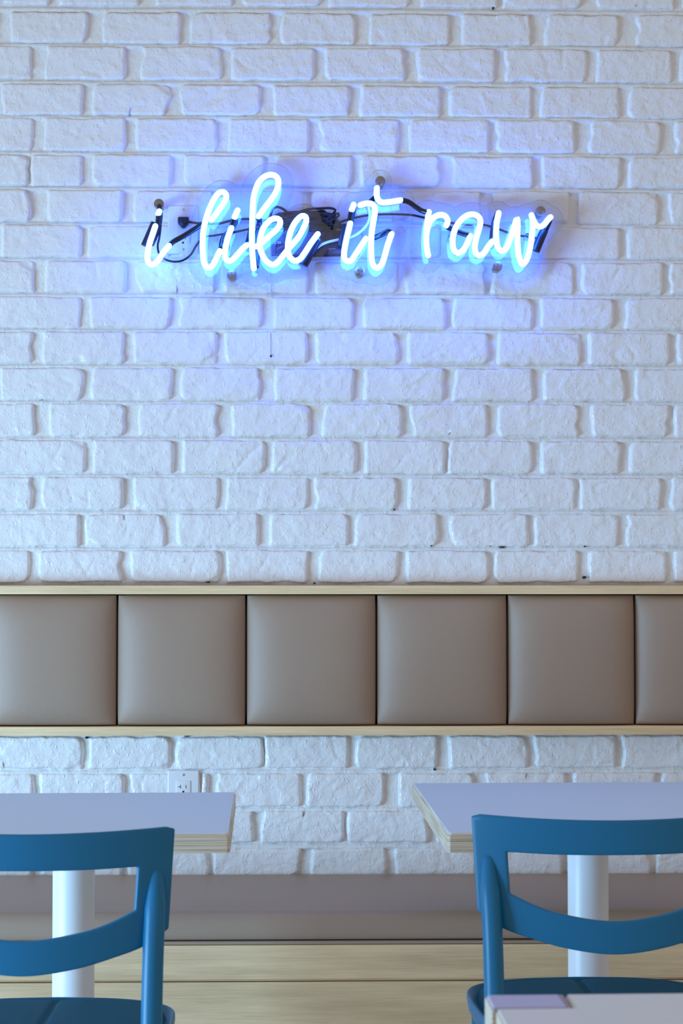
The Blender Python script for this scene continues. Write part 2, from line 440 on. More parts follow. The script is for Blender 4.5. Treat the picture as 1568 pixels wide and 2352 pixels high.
o_up = outlet(420.5, 528, 'white outlet plate behind the neon sign with a black plug in it')
o_lo = outlet(421, 1826, 'white outlet plate low on the brick wall above the left table')

# ------------------------------------------------------------------ neon sign
Y_PLATE, Y_TUBE = -.051, -.090
A_ = (280, 360); B_ = (600, 360); C_ = (920, 420); S_ = 3.92
def P_(o, pts, Y): return [at(o[0] + x / S_, o[1] + y / S_, Y) for x, y in pts]
sign = thing('neon_sign', 'glowing blue-white neon script sign reading i like it raw on clear acrylic', 'neon sign', at(800, 530, -.03))
sign_inv = sign.location.copy()
def local(pts, org): return [p - org for p in pts]
STROKES = [
 (A_, [(336,492),(327,516)]),
 (A_, [(300,625),(275,700),(250,775),(234,850),(229,920),(240,955),(268,972),(305,955),(350,895),(385,845),(424,802)]),
 (A_, [(806,570),(850,510),(900,440),(935,380),(937,342),(912,318),(880,322),(845,355),(805,430),(765,530),(738,640),(727,760),(730,880),(742,960),(772,1000),(808,988),(840,935),(865,880),(884,845)]),
 (A_, [(1041,483),(1012,548)]),
 (A_, [(985,640),(955,720),(935,800),(926,880),(935,920),(965,940),(1000,922),(1045,875),(1085,828),(1124,796)]),
 (A_, [(1230,537),(1280,465),(1335,395),(1385,320),(1406,255),(1405,205),(1380,172),(1335,162),(1285,178),(1235,225),(1205,290),(1185,370),(1177,470),(1172,600),(1170,750),(1175,880),(1187,1005)]),
 (A_, [(1212,808),(1265,768),(1340,702),(1400,645),(1424,600),(1418,568),(1385,555),(1335,572),(1280,630),(1250,710),(1240,790),(1258,870),(1305,945),(1362,973),(1410,940),(1450,890),(1520,805),(1580,735),(1630,650),(1658,580),(1652,540),(1622,533),(1575,570),(1525,655),(1497,760),(1494,840),(1512,905),(1555,938),(1600,922),(1645,865),(1700,780),(1762,697)]),
 (B_, [(831,432),(814,480)]),
 (B_, [(800,598),(778,690),(756,790),(744,870),(750,920),(782,944),(815,928),(850,875),(900,800),(940,738)]),
 (B_, [(890,436),(935,422),(985,422),(1016,445),(1023,490),(1012,560),(996,660),(988,780),(990,890),(1002,965),(1038,1003),(1078,975),(1108,900),(1135,800),(1172,694)]),
 (B_, [(1040,282),(1038,340),(1050,385),(1082,410),(1130,410),(1190,402),(1255,391)]),
 (C_, [(253,262),(240,350),(231,440),(230,540),(238,610),(247,652)]),
 (C_, [(233,455),(244,395),(264,350),(300,310),(350,288),(395,295),(421,330),(420,358),(410,385)]),
 (C_, [(625,477),(598,545),(560,608),(515,632),(480,605),(467,545),(475,460),(505,385),(555,322),(610,288),(670,287),(710,318),(716,362),(700,430),(677,510),(666,585),(678,635),(708,655),(745,635),(785,575),(823,527)]),
 (C_, [(881,272),(865,350),(858,440),(862,530),(880,590),(912,616),(945,595),(980,520),(1015,415),(1047,322),(1052,380),(1050,480),(1053,580),(1068,680),(1094,735),(1128,700),(1160,600),(1180,480),(1188,380),(1186,330),(1177,291)]),
 (C_, [(1177,291),(1195,340),(1225,385),(1258,394),(1290,375),(1322,335),(1347,309)]),
]
org = sign.location
all_pts = []
names = []
for o0, pts in STROKES:
    P = P_(o0, pts, Y_TUBE); all_pts += catmull(P, .006)
    tube('neon_tube', local(P, org), .0067, M['neon'], sign, .004, 12)
# black painted stretches of the glass between letters (full-frame px, second value = depth)
def pxs(pts): return [at(x, y, Y) for x, y, Y in pts]
TB = Y_TUBE + .001; TK = Y_TUBE + .022
BLOCK = [
 [(363.6,494,TB),(362,512,TB+.004),(355.5,522,TB+.002)],
 [(366,474,TK),(368,496,TK),(364,520,TK),(356,545,TK),(349,560,TK)],
 [(388,565,TB),(397,556,TB+.006),(425,540,TB+.010),(466,514,TB+.012)],
 [(538,501,TB),(534,512,TB+.003),(531,523,TB)],
 [(541,508,TK),(530,528,TK),(513,546,TK),(507,572,TB)],
 [(567,563,TB),(572,545,TK),(576,525,TK)],
 [(593,497,TB),(596,512,TK),(586,560,TK),(590,575,TK),(589,612,TB+.006)],
 [(808,483,TB),(804,497,TB+.003),(804,512,TB)],
 [(812,478,TK),(808,500,TK),(803,520,TK),(798,545,TK)],
 [(848,466,TB+.006),(856,458,TK),(866,450,TB+.006)],
 [(922,460,TB),(936,463,TB+.004),(957,477,TB+.006),(968,484,TB+.006),(982,488,TB)],
 [(860,546,TK),(878,538,TB+.01),(893,531,TB+.003),(899,537,TB)],
 [(1024,520,TB+.002),(1036,526,TB+.006),(1060,536,TB+.006),(1078,541,TB)],
 [(1142,490,TB+.004),(1136,505,TK),(1131,530,TK),(1129,552,TB+.004)],
 [(1264,500,TB+.002),(1260,512,TB+.01),(1252,530,TK)],
]
for b_ in BLOCK:
    tube('blocked_out_tube', local(pxs(b_), org), .0062, M['blackgloss'], sign, .004, 10)
# rubber end caps that hang at the ends of the tube
Yc = -.070
CAPS = [((356, 512), (333, 566), .0100), ((795, 516), (784, 566), .0098), ((727, 550), (695, 608), .0122), ((1250, 528), (1229, 577), .0098)]
for (a, b_, r_) in CAPS:
    bm = cyl_bm(at(*a, Yc) - org, at(*b_, Yc) - org, r_, r_ * 1.06, 24, .0015)
    c_ = auto(obj('end_cap', bm, M['black'], sign))
# acrylic backing plate: everything within 37 mm of the tubes, plus lugs for the stand-offs
STAND = [(364.5, 467.6), (531.8, 630.4), (873.2, 415.4), (826, 623.5), (1241.4, 484.5), (1143, 610.8)]
def plate_outline():
    st = .0035
    P = np.array([(p.x, p.z) for p in all_pts]); Q = np.array([(at(a, b_, -.056).x, at(a, b_, -.056).z) for a, b_ in STAND])
    x0, z0 = P.min(0) - .08; x1, z1 = P.max(0) + .08
    gx = np.arange(x0, x1, st); gz = np.arange(z0, z1, st); GX, GZ = np.meshgrid(gx, gz)
    F = np.full(GX.shape, 9.0)
    for p in P: F = np.minimum(F, np.hypot(GX - p[0], GZ - p[1]) - .037)
    for q in Q: F = np.minimum(F, np.hypot(GX - q[0], GZ - q[1]) - .0285)
    segs = {}
    def interp(ax, az, fa, bx, bz, fb):
        t = fa / (fa - fb); return (ax + (bx - ax) * t, az + (bz - az) * t)
    nz, nx = F.shape; edges_pt = {}; adj = {}
    def ept(i, j, k_):
        key = (i, j, k_)
        if key not in edges_pt:
            i2, j2 = (i, j + 1) if k_ == 0 else (i + 1, j)
            edges_pt[key] = interp(gx[j], gz[i], F[i, j], gx[j2], gz[i2], F[i2, j2])
        return key
    S = F < 0
    for i in range(nz - 1):
        for j in range(nx - 1):
            c = (S[i, j], S[i, j + 1], S[i + 1, j + 1], S[i + 1, j])
            if all(c) or not any(c): continue
            es = []
            if c[0] != c[1]: es.append(ept(i, j, 0))
            if c[1] != c[2]: es.append(ept(i, j + 1, 1))
            if c[2] != c[3]: es.append(ept(i + 1, j, 0))
            if c[3] != c[0]: es.append(ept(i, j, 1))
            for a in range(0, len(es) - 1, 2):
                adj.setdefault(es[a], []).append(es[a + 1]); adj.setdefault(es[a + 1], []).append(es[a])
    best = []; seen = set()
    for s in adj:
        if s in seen: continue
        loop = [s]; seen.add(s); cur = s
        while True:
            nx_ = [q for q in adj[cur] if q not in seen]
            if not nx_: break
            cur = nx_[0]; seen.add(cur); loop.append(cur)
        if len(loop) > len(best): best = loop
    pts = np.array([edges_pt[q] for q in best])
    for _ in range(2): pts = (np.roll(pts, 1, 0) + 2 * pts + np.roll(pts, -1, 0)) / 4
    return pts[::2]
out = plate_outline()
area2 = sum(out[i][0] * out[(i + 1) % len(out)][1] - out[(i + 1) % len(out)][0] * out[i][1] for i in range(len(out)))
if area2 < 0: out = out[::-1]
bm = bmesh.new()
fr = [bm.verts.new((p[0] - org.x, Y_PLATE - org.y, p[1] - org.z)) for p in out]
bk = [bm.verts.new((p[0] - org.x, Y_PLATE + .006 - org.y, p[1] - org.z)) for p in out]
tris = tessellate_polygon([[Vector((p[0], p[1], 0)) for p in out]])
for t_ in tris:
    try:
        bm.faces.new([fr[i] for i in t_]); bm.faces.new([bk[i] for i in t_[::-1]])
    except ValueError: pass
n = len(out)
for i in range(n): bm.faces.new((fr[i], bk[i], bk[(i + 1) % n], fr[(i + 1) % n]))
bmesh.ops.recalc_face_normals(bm, faces=bm.faces[:])
obj('backing_plate', bm, M['acrylic'], sign, smooth=False)
for (a, b_) in STAND:
    c = at(a, b_, -.058) - org
    so = auto(obj('standoff', cyl_bm((0, .003, 0), (0, -.003, 0), .0118, .0118, 40, .0008), M['steel'], sign, (c.x, -.0545 - org.y, c.z)))
    auto(obj('barrel', cyl_bm((0, .0095, 0), (0, .0505, 0), .0095, .0095, 24, .0006), M['steel'], so))
# clear tube supports
for (x, y) in [(371, 590), (463, 545), (520, 560), (592, 518), (655, 532), (668, 590), (820, 578), (864, 500), (1034, 545), (1131, 560), (1212, 540)]:
    c = at(x, y, Y_TUBE) - org
    obj('tube_support', cyl_bm((c.x, Y_TUBE + .006 - org.y, c.z), (c.x, Y_PLATE - org.y, c.z), .0062, .0068, 18, .001), M['glass'], sign)
# high-voltage leads of the sign
YC = -.028
def cable(name, pts, r_, m_, parent, o_):
    P = [at(x, y, Yv) for x, y, Yv in pts]
    return tube(name, local(P, o_), r_, m_, parent, .006, 8)
cable('lead_cable', [(369,518,-.07),(366,545,-.06),(362,565,-.04),(366,584,YC),(380,596,YC),(400,601,YC),(420,598,YC),(438,585,YC),(452,562,YC),(468,545,YC),(492,541,YC),(517,537,YC),(545,532,YC),(572,526,YC),(600,522,YC),(640,520,YC)], .0026, M['black'], sign, org)
cable('lead_cable', [(765,532,YC-.005),(772,516,YC-.01),(790,507,YC-.01),(815,500,YC),(850,494,YC),(890,492,YC),(945,494,YC),(975,500,YC),(1010,506,YC),(1042,513,YC),(1075,516,YC),(1108,516,YC),(1147,527,YC),(1165,534,YC),(1190,541,YC),(1212,543,YC-.02),(1232,548,-.066)], .0026, M['black'], sign, org)
cable('white_lead', [(722,574,-.066),(735,564,-.062),(750,557,-.058),(770,552,-.056),(790,548,-.056),(812,542,-.056),(832,528,-.056),(845,512,-.056),(849,495,-.058),(846,475,-.066)], .0033, M['white_cable'], sign, org)

# power supply and its coiled cord
pc = at(706, 558, -.03)
ps = thing('power_supply', 'black power supply box behind the word like of the sign', 'power supply', (pc.x, -.012, pc.z))
ps.rotation_euler = (0, math.radians(-1.5), 0)
hx = (at(789, 558, -.03).x - at(622, 558, -.03).x) / 2; hz = .0275
auto(obj('case', box_bm(-hx, hx, -.022, .0, -hz, hz, .003, 2), M['box'], ps))
auto(obj('mounting_foot', box_bm(-hx * .7, hx * .98, -.006, 0, -hz - .004, -hz + .001, .001, 1), M['box'], ps))
obj('label_panel', box_bm(-hx + .010, -hx + .052, -.0228, -.021, -hz + .004, -hz + .026, .0004, 1), mat('label_panel', (.012, .02, .06), .25), ps)
def text(body, size, loc, rot, m_, parent):
    cu = bpy.data.curves.new('t', 'FONT'); cu.body = body; cu.size = size; cu.extrude = .0002; cu.align_x = 'CENTER'
    to = bpy.data.objects.new('t', cu); C.objects.link(to)
    dg = bpy.context.evaluated_depsgraph_get(); me = bpy.data.meshes.new_from_object(to.evaluated_get(dg))
    bpy.data.objects.remove(to)
    o = obj('lettering', me, m_, parent, loc, smooth=False); o.data.materials.clear(); o.data.materials.append(m_); o.rotation_euler = rot; return o
text('PASS', .0062, (hx - .0485, -.0225, hz - .012), (math.radians(90), math.radians(90), 0), M['print'], ps)
def pr(x0, x1, z0, z1):
    obj('printed_mark', box_bm(x0, x1, -.0226, -.0218, z0, z1), M['print'], ps, smooth=False)
pr(-hx + .006, -hx + .0175, .0035, .0045); pr(-hx + .0165, -hx + .0182, -.0055, .0045); pr(-hx + .0205, -hx + .0225, -.001, .0042)
pr(hx - .038, hx - .021, -.0165, -.0155)
for (x, z) in [(-hx + .010, -.0005), (-hx + .0225, -.0040), (hx - .024, .020), (hx - .018, .009), (hx - .033, -.0185)]:
    obj('printed_mark', cyl_bm((x, -.0218, z), (x, -.0227, z), .0022 if x < 0 else .0009, seg=12), M['print'], ps)

cord_o = Vector((pc.x, -.02, pc.z))
cord = thing('coiled_cable', 'black plugged-in power cable coiled in a loose bundle above the power supply box', 'cable', cord_o)
bm = bmesh.new()
def lay(p):      # keep the cable behind the acrylic and in front of the power supply
    y = max(p.y, -.0405)
    if p.z < pc.z + .031: y = min(y, -.0375)
    return Vector((p.x, y, p.z)) - cord_o
def sw(pts, r_=.0027): sweep(bm, catmull([lay(p) for p in pts], .006), r_, 8)
sw(pxs([(424,508,-.034),(435,510,-.034),(458,513,-.03),(480,514,-.03),(505,513,-.03),(525,508,-.03),(545,504,-.03),(573,503,-.03),(600,505,-.03),(625,512,-.03),(660,522,-.03)]), .0030)
sw(pxs([(622,512,-.034),(621,497,-.036),(626,480,-.038),(636,475,-.038),(650,480,-.038),(664,492,-.038),(682,508,-.036),(706,520,-.034)]), .0031)
r2 = random.Random(3)
for i in range(15):                                             # long flat loops of the bundle
    cxp = 703 + r2.uniform(-8, 8); cyp = 506 + r2.uniform(-10, 6); ax = 60 + r2.uniform(-18, 18); ay = 10 + r2.uniform(-4, 6)
    tl = math.radians(r2.uniform(-14, 14)); dep = -.022 - .0016 * i
    pts = []
    for j in range(12):
        a = 2 * math.pi * j / 12; x = ax * math.cos(a) * (1 + r2.uniform(-.05, .05)); y = ay * math.sin(a) * (1 + r2.uniform(-.25, .25))
        pts.append(at(cxp + x * math.cos(tl) - y * math.sin(tl), cyp + x * math.sin(tl) + y * math.cos(tl), dep + .002 * math.sin(a)))
        pts[-1] = lay(pts[-1])
    P = catmull(pts, .006, True); sweep(bm, P, .0030, 8, False, True)
for q in [[(720,512,-.044),(745,503,-.046),(765,494,-.046),(776,489,-.046),(778,494,-.046),(762,504,-.044),(740,512,-.042)],
          [(728,508,-.044),(750,500,-.046),(772,503,-.046),(778,511,-.044),(772,520,-.044),(750,524,-.042)],
          [(690,505,-.044),(715,497,-.046),(732,497,-.046),(733,503,-.046),(715,508,-.044),(690,514,-.042)],
          [(700,524,-.046),(728,518,-.047),(745,524,-.047),(748,535,-.045),(742,545,-.044)],
          [(768,536,-.046),(770,522,-.047),(777,512,-.047),(792,505,-.046)],
          [(640,500,-.042),(665,494,-.044),(690,500,-.044),(720,512,-.044),(760,516,-.044),(785,524,-.042)],
          [(690,480,-.040),(702,492,-.040),(712,510,-.040),(722,530,-.040),(724,548,-.044)]][:6]:
    sw(pxs(q), .0030)
# the wrap that ties the bundle
P = [at(712 + 3 * math.sin(a), 510 + 22 * math.cos(a), -.028 + .012 * math.sin(a)) - cord_o for a in [2 * math.pi * j / 14 for j in range(14)]]
sweep(bm, catmull(P, .006, True), .0030, 8, False, True)
bmesh.ops.recalc_face_normals(bm, faces=bm.faces[:])
obj('cable', bm, M['black'], cord)
# plug: a flat spade-shaped body with a pointed lower end
pl = at(420.5, 509, -.03); bm = bmesh.new()
shape = [(-.0125, .0125), (.0125, .0125), (.0135, .004), (.0125, -.004), (.004, -.0135), (-.003, -.0145), (-.0125, -.004), (-.0135, .004)]
for yy, sc_ in ((-.0175, 1.0), (-.026, .97), (-.034, .72)):
    pass
rings = [[bm.verts.new((x * s_, yy, z * s_)) for x, z in shape] for yy, s_ in ((-.0170, 1.0), (-.026, 1.0), (-.034, .80), (-.037, .45))]
for a, b_ in zip(rings, rings[1:]):
    for i in range(8): bm.faces.new((a[i], a[(i + 1) % 8], b_[(i + 1) % 8], b_[i]))
bm.faces.new(rings[0]); bm.faces.new(rings[-1]); bmesh.ops.recalc_face_normals(bm, faces=bm.faces[:])
auto(obj('plug', bm, M['black'], cord, (pl.x - cord_o.x, .02, pl.z - cord_o.z)), 40)
# thin string below the sign
strg = tube('string', [at(621.5, 588, -.013), at(621, 640, -.013), at(621, 695, -.0115), at(620, 722, -.012), at(620, 770, -.0125), at(619.5, 815, -.0125)], .0009, M['plate'], None, .02, 6)
strg['label'] = 'thin white string hanging down the bricks below the word like'; strg['category'] = 'string'

# ------------------------------------------------------------------ padded backrest
YB = -.072
br = thing('padded_backrest', 'long wall-mounted backrest of square taupe vinyl pads between pale wood rails', 'backrest', (0, -.012, 1.15))
L0, L1 = -1.35, 1.55
def zat(py, Y): return at(784, py, Y).z
def railp(name, ya, yb, y0):
    o = auto(obj(name, box_bm(L0, L1, y0 + .012, .0, zat(yb, y0) - 1.15, zat(ya, y0) - 1.15, .0015, 2), M['rail'], br)); return o
railp('rail', 1345, 1365, YB); railp('rail', 1668.5, 1689, YB)
obj('backing_board', box_bm(L0, L1, -.012, -.001, zat(1668, YB) - 1.15 - .004, zat(1366, YB) - 1.15 + .004), M['dark'], br, smooth=False)
def pad_mesh(w_, h_, dep, n=34):
    g = np.sin(np.linspace(-1, 1, n) * math.pi / 2); U, V = np.meshgrid(g, g)
    e = (1 - np.abs(U) ** 3.2).clip(0) ** .50 * (1 - np.abs(V) ** 6).clip(0) ** .45
    X = U * w_ / 2 * (1 - .012 * np.abs(V) ** 6); Z = V * h_ / 2 * (1 - .008 * np.abs(U) ** 6)
    Y = -.030 - dep * e - .004 * (1 - U ** 2) * (1 - V ** 2)
    co = np.stack([X, Y, Z], -1)
    v, f = grid_mesh('p', co)
    # skirt back to the board
    ring = [i for i in range(n)] + [i * n + n - 1 for i in range(1, n)] + [(n - 1) * n + i for i in range(n - 2, -1, -1)] + [i * n for i in range(n - 2, 0, -1)]
    b_ = v[ring].copy(); b_[:, 1] = -.012
    base = len(v); v = np.vstack([v, b_]); m_ = len(ring)
    sk = [[ring[(i + 1) % m_], ring[i], base + i, base + (i + 1) % m_] for i in range(m_)]
    return np_mesh('pad', v, np.vstack([f, sk]))
edges_px = [-33, 266, 564, 865, 1167.5, 1462, 1760]
zc = (zat(1366, YB) + zat(1668, YB)) / 2; ph = zat(1366, YB) - zat(1668, YB) - .001
xe = [at(x, 1517, YB).x for x in edges_px]
xe = [xe[0] - .312 * 2, xe[0] - .312] + xe + [xe[-1] + .312]
for a, b_ in zip(xe, xe[1:]):
    me = pad_mesh(b_ - a - .0022, ph, .040); me.materials.append(M['taupe'])
    o = bpy.data.objects.new('pad', me); C.objects.link(o); o.parent = br
    o.location = ((a + b_) / 2, 0, zc - 1.15)

# ------------------------------------------------------------------ bench seat
bs = thing('bench_seat', 'long built-in bench with taupe vinyl seat and pale wood plank front', 'bench', (0, 0, 0))
YF = -(D_WALL - 3.87)
zs0 = zat(2005, -.012); zf_top = zat(2097, YF + .02); zbot = zat(2158, YF)
prof_ = [(-.014, .40), (-.014, zs0 - .012), (-.020, zs0 - .003), (-.035, zs0), (-.20, zs0 + .004), (-.34, zs0 + .003)]
rr = .028
for i in range(7):
    a = math.pi / 2 * i / 6; prof_.append((YF + rr - rr * math.sin(a) - .0, zs0 - rr + rr * math.cos(a)))
prof_ += [(YF - .002, (zs0 + zbot) / 2 - .01), (YF - .001, zbot + .006), (YF + .004, zbot), (YF + .02, zbot - .001), (YF + .02, .40)]
def extrude(name, prof, x0, x1, m_, parent, smooth=True):
    bm = bmesh.new(); A = [bm.verts.new((x0, y, z)) for y, z in prof]; B = [bm.verts.new((x1, y, z)) for y, z in prof]; n = len(prof)
    for i in range(n): bm.faces.new((A[i], B[i], B[(i + 1) % n], A[(i + 1) % n]))
    bm.faces.new(A[::-1]); bm.faces.new(B); bmesh.ops.recalc_face_normals(bm, faces=bm.faces[:])
    o = obj(name, bm, m_, parent, smooth=smooth); return auto(o, 40) if smooth else o
extrude('seat_cushion', prof_, L0, L1, M['taupe'], bs)
z_s = zat(2169, YF)
obj('welt', box_bm(L0, L1, YF - .003, YF + .02, z_s, zbot - .0025, .003, 3), M['taupe'], bs)
zp = [z_s - .0005, zat(2254.5, YF), zat(2254.5, YF) - .165, .004]
for i in range(3):
    t_ = .020 if i else .020
    y0 = YF - .004 + (.0015 if i else 0)
    pr_ = [(y0 + .02, zp[i]), (y0, zp[i]), (y0, zp[i + 1] + .007), (y0 + .0055, zp[i + 1] + .0018), (y0 + .02, zp[i + 1] + .0018)]
    extrude('plank', pr_, L0, L1, M['wood'], bs)
obj('carcass', box_bm(L0 + .01, L1 - .01, YF + .021, -.014, 0.0, .40), M['dark'], bs, smooth=False)

# ------------------------------------------------------------------ tables
TROT = math.atan(174 / FPX) - math.atan(91 / FPX)      # the tables stand slightly askew to the wall
def slab(name, w_, d_, z0, z1, inset, ch, m_, parent, chz=.004):
    """slab with cut corners and a chamfered top arris; origin at its middle"""
    bm = bmesh.new()
    def loop(z, s, c):
        x, y = w_ / 2 - s, d_ / 2 - s
        return [bm.verts.new(p) for p in [(-x + c, -y, z), (x - c, -y, z), (x, -y + c, z), (x, y - c, z), (x - c, y, z), (-x + c, y, z), (-x, y - c, z), (-x, -y + c, z)]]
    Ls = [loop(z0, inset, ch), loop(z1 - chz, inset, ch)] + ([loop(z1, inset + chz * .7, ch)] if chz else [])
    if not chz: pass
    for a, b_ in zip(Ls, Ls[1:]):
        for i in range(8): bm.faces.new((a[i], a[(i + 1) % 8], b_[(i + 1) % 8], b_[i]))
    bm.faces.new(Ls[0][::-1]); bm.faces.new(Ls[-1])
    o = obj(name, bm, m_, parent, smooth=False); return o
def table(corner_px, side, w_, d_, label, post=True, zt=.75):
    """corner_px: front corner of the top in the photo; side -1: it is the left corner, +1: the right corner"""
    py = corner_px[1]
    # front edge depth from the table's height
    d = RC @ Vector(((corner_px[0] - W / 2) / FPX, -(py - H / 2) / FPX, -1.0)); t = (zt - Z_CAM) / d.z
    pc_ = Vector((d.x * t, -D_WALL + d.y * t))
    rot = Matrix.Rotation(TROT, 2)
    ctr = pc_ + rot @ Vector((-side * w_ / 2, d_ / 2))
    t_ = thing('table', label, 'table', (ctr.x, ctr.y, 0), TROT, 'pedestal tables')
    slab('tabletop', w_, d_, zt - .034, zt - .0012, 0, .005, M['ply'], t_, .0045)
    slab('laminate', w_, d_, zt - .0012, zt, .0034, .004, M['laminate'], t_, .0004)
    if post:
        auto(obj('post', cyl_bm((0, 0, .012), (0, 0, zt - .040), .0395, .0395, 48, .001), M['steel_white'], t_))
        auto(obj('mounting_plate', box_bm(-.14, .14, -.14, .14, zt - .040, zt - .034, .002, 1), M['steel_white'], t_))
        auto(obj('base', cyl_bm((0, 0, 0), (0, 0, .014), .190, .175, 48, .002), M['steel_white'], t_))
    return t_, ctr, rot
t_l, _, _ = table((528, 1914), 1, .600, .612, 'grey laminate table with plywood edge and white round post, at left')
t_r, _, _ = table((1027, 1913.5), -1, .626, .775, 'grey laminate table with plywood edge and white round post, at right')
# foreground table: corner with a let-in corner block
fw, fd, fz = .75, .62, .75
d = RC @ Vector(((1113 - W / 2) / FPX, -(2286 - H / 2) / FPX, -1.0)); t = (fz - Z_CAM) / d.z
bc = Vector((d.x * t, -D_WALL + d.y * t)); rot = Matrix.Rotation(TROT, 2)
ctr = bc + rot @ Vector((fw / 2, -fd / 2))
ft = thing('table', 'blurred pale table corner with a let-in corner block in the foreground', 'table', (ctr.x, ctr.y, 0), TROT)
cb_w, cb_d = .082, .061
def lshape(x0, x1, y0, y1, nx, ny, z0, z1, ch=.003):
    bm = bmesh.new()
    pts = [(x0, y0), (x1, y0), (x1, y1), (x0 + nx, y1), (x0 + nx, y1 - ny), (x0, y1 - ny)]
    a = [bm.verts.new((x, y, z0)) for x, y in pts]; b_ = [bm.verts.new((x, y, z1)) for x, y in pts]
    for i in range(6): bm.faces.new((a[i], a[(i + 1) % 6], b_[(i + 1) % 6], b_[i]))
    bm.faces.new(a[::-1]); bm.faces.new(b_); bmesh.ops.bevel(bm, geom=bm.edges[:], offset=ch, segments=2, affect='EDGES')
    return bm
obj('tabletop', lshape(-fw / 2 + .004, fw / 2, -fd / 2, fd / 2, cb_w + .000, cb_d + .002, fz - .034, fz - .001, .0015), M['ply_pale'] if 'ply_pale' in M else M['ply'], ft, smooth=False)
obj('laminate', lshape(-fw / 2 + .006, fw / 2 - .002, -fd / 2 + .002, fd / 2 - .0015, cb_w + .000, cb_d + .002, fz - .0012, fz + .0004, .0003), M['laminate_pale'], ft, smooth=False)
cbk = obj('corner_block', box_bm(-fw / 2, -fw / 2 + cb_w - .0045, fd / 2 - cb_d + .004, fd / 2, fz - .034, fz - .0022, .001, 1), M['ply'], ft, smooth=False)
obj('laminate', box_bm(-fw / 2 + .003, -fw / 2 + cb_w - .0045, fd / 2 - cb_d + .004, fd / 2 - .001, fz - .0024, fz + .0003, .0003, 1), M['block_laminate'], cbk, smooth=False)
obj('joint_strip', box_bm(-fw / 2 + .002, -fw / 2 + cb_w + .001, fd / 2 - cb_d - .003, fd / 2 - cb_d + .0045, fz - .004, fz, .0002, 1), M['joint'], ft, smooth=False)
obj('joint_strip', box_bm(-fw / 2 + cb_w - .005, -fw / 2 + cb_w + .001, fd / 2 - cb_d + .0047, fd / 2 - .0006, fz - .004, fz, .0002, 1), M['joint'], ft, smooth=False)
auto(obj('post', cyl_bm((0, 0, .012), (0, 0, fz - .034), .0395, .0395, 48, .001), M['steel_white'], ft))
auto(obj('base', cyl_bm((0, 0, 0), (0, 0, .014), .190, .175, 48, .002), M['steel_white'], ft))

# ------------------------------------------------------------------ chairs
def chair_back():
    def lerp(a, b_, t): return (a[0] + (b_[0] - a[0]) * t, a[1] + (b_[1] - a[1]) * t)
    def poly(pts, n):
        """smooth curve through half-profile points given left to centre, mirrored"""
        full = [Vector((x, 0, z)) for x, z in pts] + [Vector((-x, 0, z)) for x, z in pts[-2::-1]]
        c = catmull(full, .004); L_ = [0]
        for a, b_ in zip(c, c[1:]): L_.append(L_[-1] + (b_ - a).length)
        o = []
        for i in range(n + 1):
            s = L_[-1] * i / n; j = max(0, min(len(c) - 2, np.searchsorted(L_, s) - 1)); t = (s - L_[j]) / (L_[j + 1] - L_[j] + 1e-12)
            p = c[j].lerp(c[j + 1], t); o.append((p.x, p.z))
        return o
    n1, n2, nr = 44, 14, 7
    oT = poly([(-.228, .798), (-.12, .7945), (0, .793)], n1)
    oT[0] = (-.2300, .7940); oT[-1] = (.2300, .7940)
    iT = poly([(-.1745, .738), (-.09, .7365), (0, .7365)], n1)
    oB = poly([(-.2215, .638), (-.186, .6145), (-.135, .598), (-.081, .5845), (0, .5755)], n1)
    iB = poly([(-.1705, .670), (-.13, .652), (-.088, .640), (0, .629)], n1)
    def side(a, b_, s): return [lerp(a, b_, i / n2) for i in range(n2 + 1)]
    oL = side(oB[0], oT[0], 1); iL = side(iB[0], iT[0], 1); oR = side(oT[-1], oB[-1], 1); iR = side(iT[-1], iB[-1], 1)
    outer = oT[:-1] + oR[:-1] + oB[::-1][:-1] + oL[:-1]
    inner = iT[:-1] + iR[:-1] + iB[::-1][:-1] + iL[:-1]
    # round the upper outer corners a little
    outer = [(x, z) for x, z in outer]
    n = len(outer); bm = bmesh.new(); rings = []
    for k_ in range(nr + 1):
        r_ = []
        for a, b_ in zip(outer, inner):
            x, z = lerp(a, b_, k_ / nr); y = .060 * (x / .2315) ** 2 - .10 * (z - .70)*-1*.35
            r_.append(bm.verts.new((x, y, z)))
        rings.append(r_)
    for a, b_ in zip(rings, rings[1:]):
        for i in range(n): bm.faces.new((a[i], a[(i + 1) % n], b_[(i + 1) % n], b_[i]))
    bmesh.ops.recalc_face_normals(bm, faces=bm.faces[:])
    return bm
def py_back(x, z): return .060 * (x / .2315) ** 2 + .035 * (z - .70)
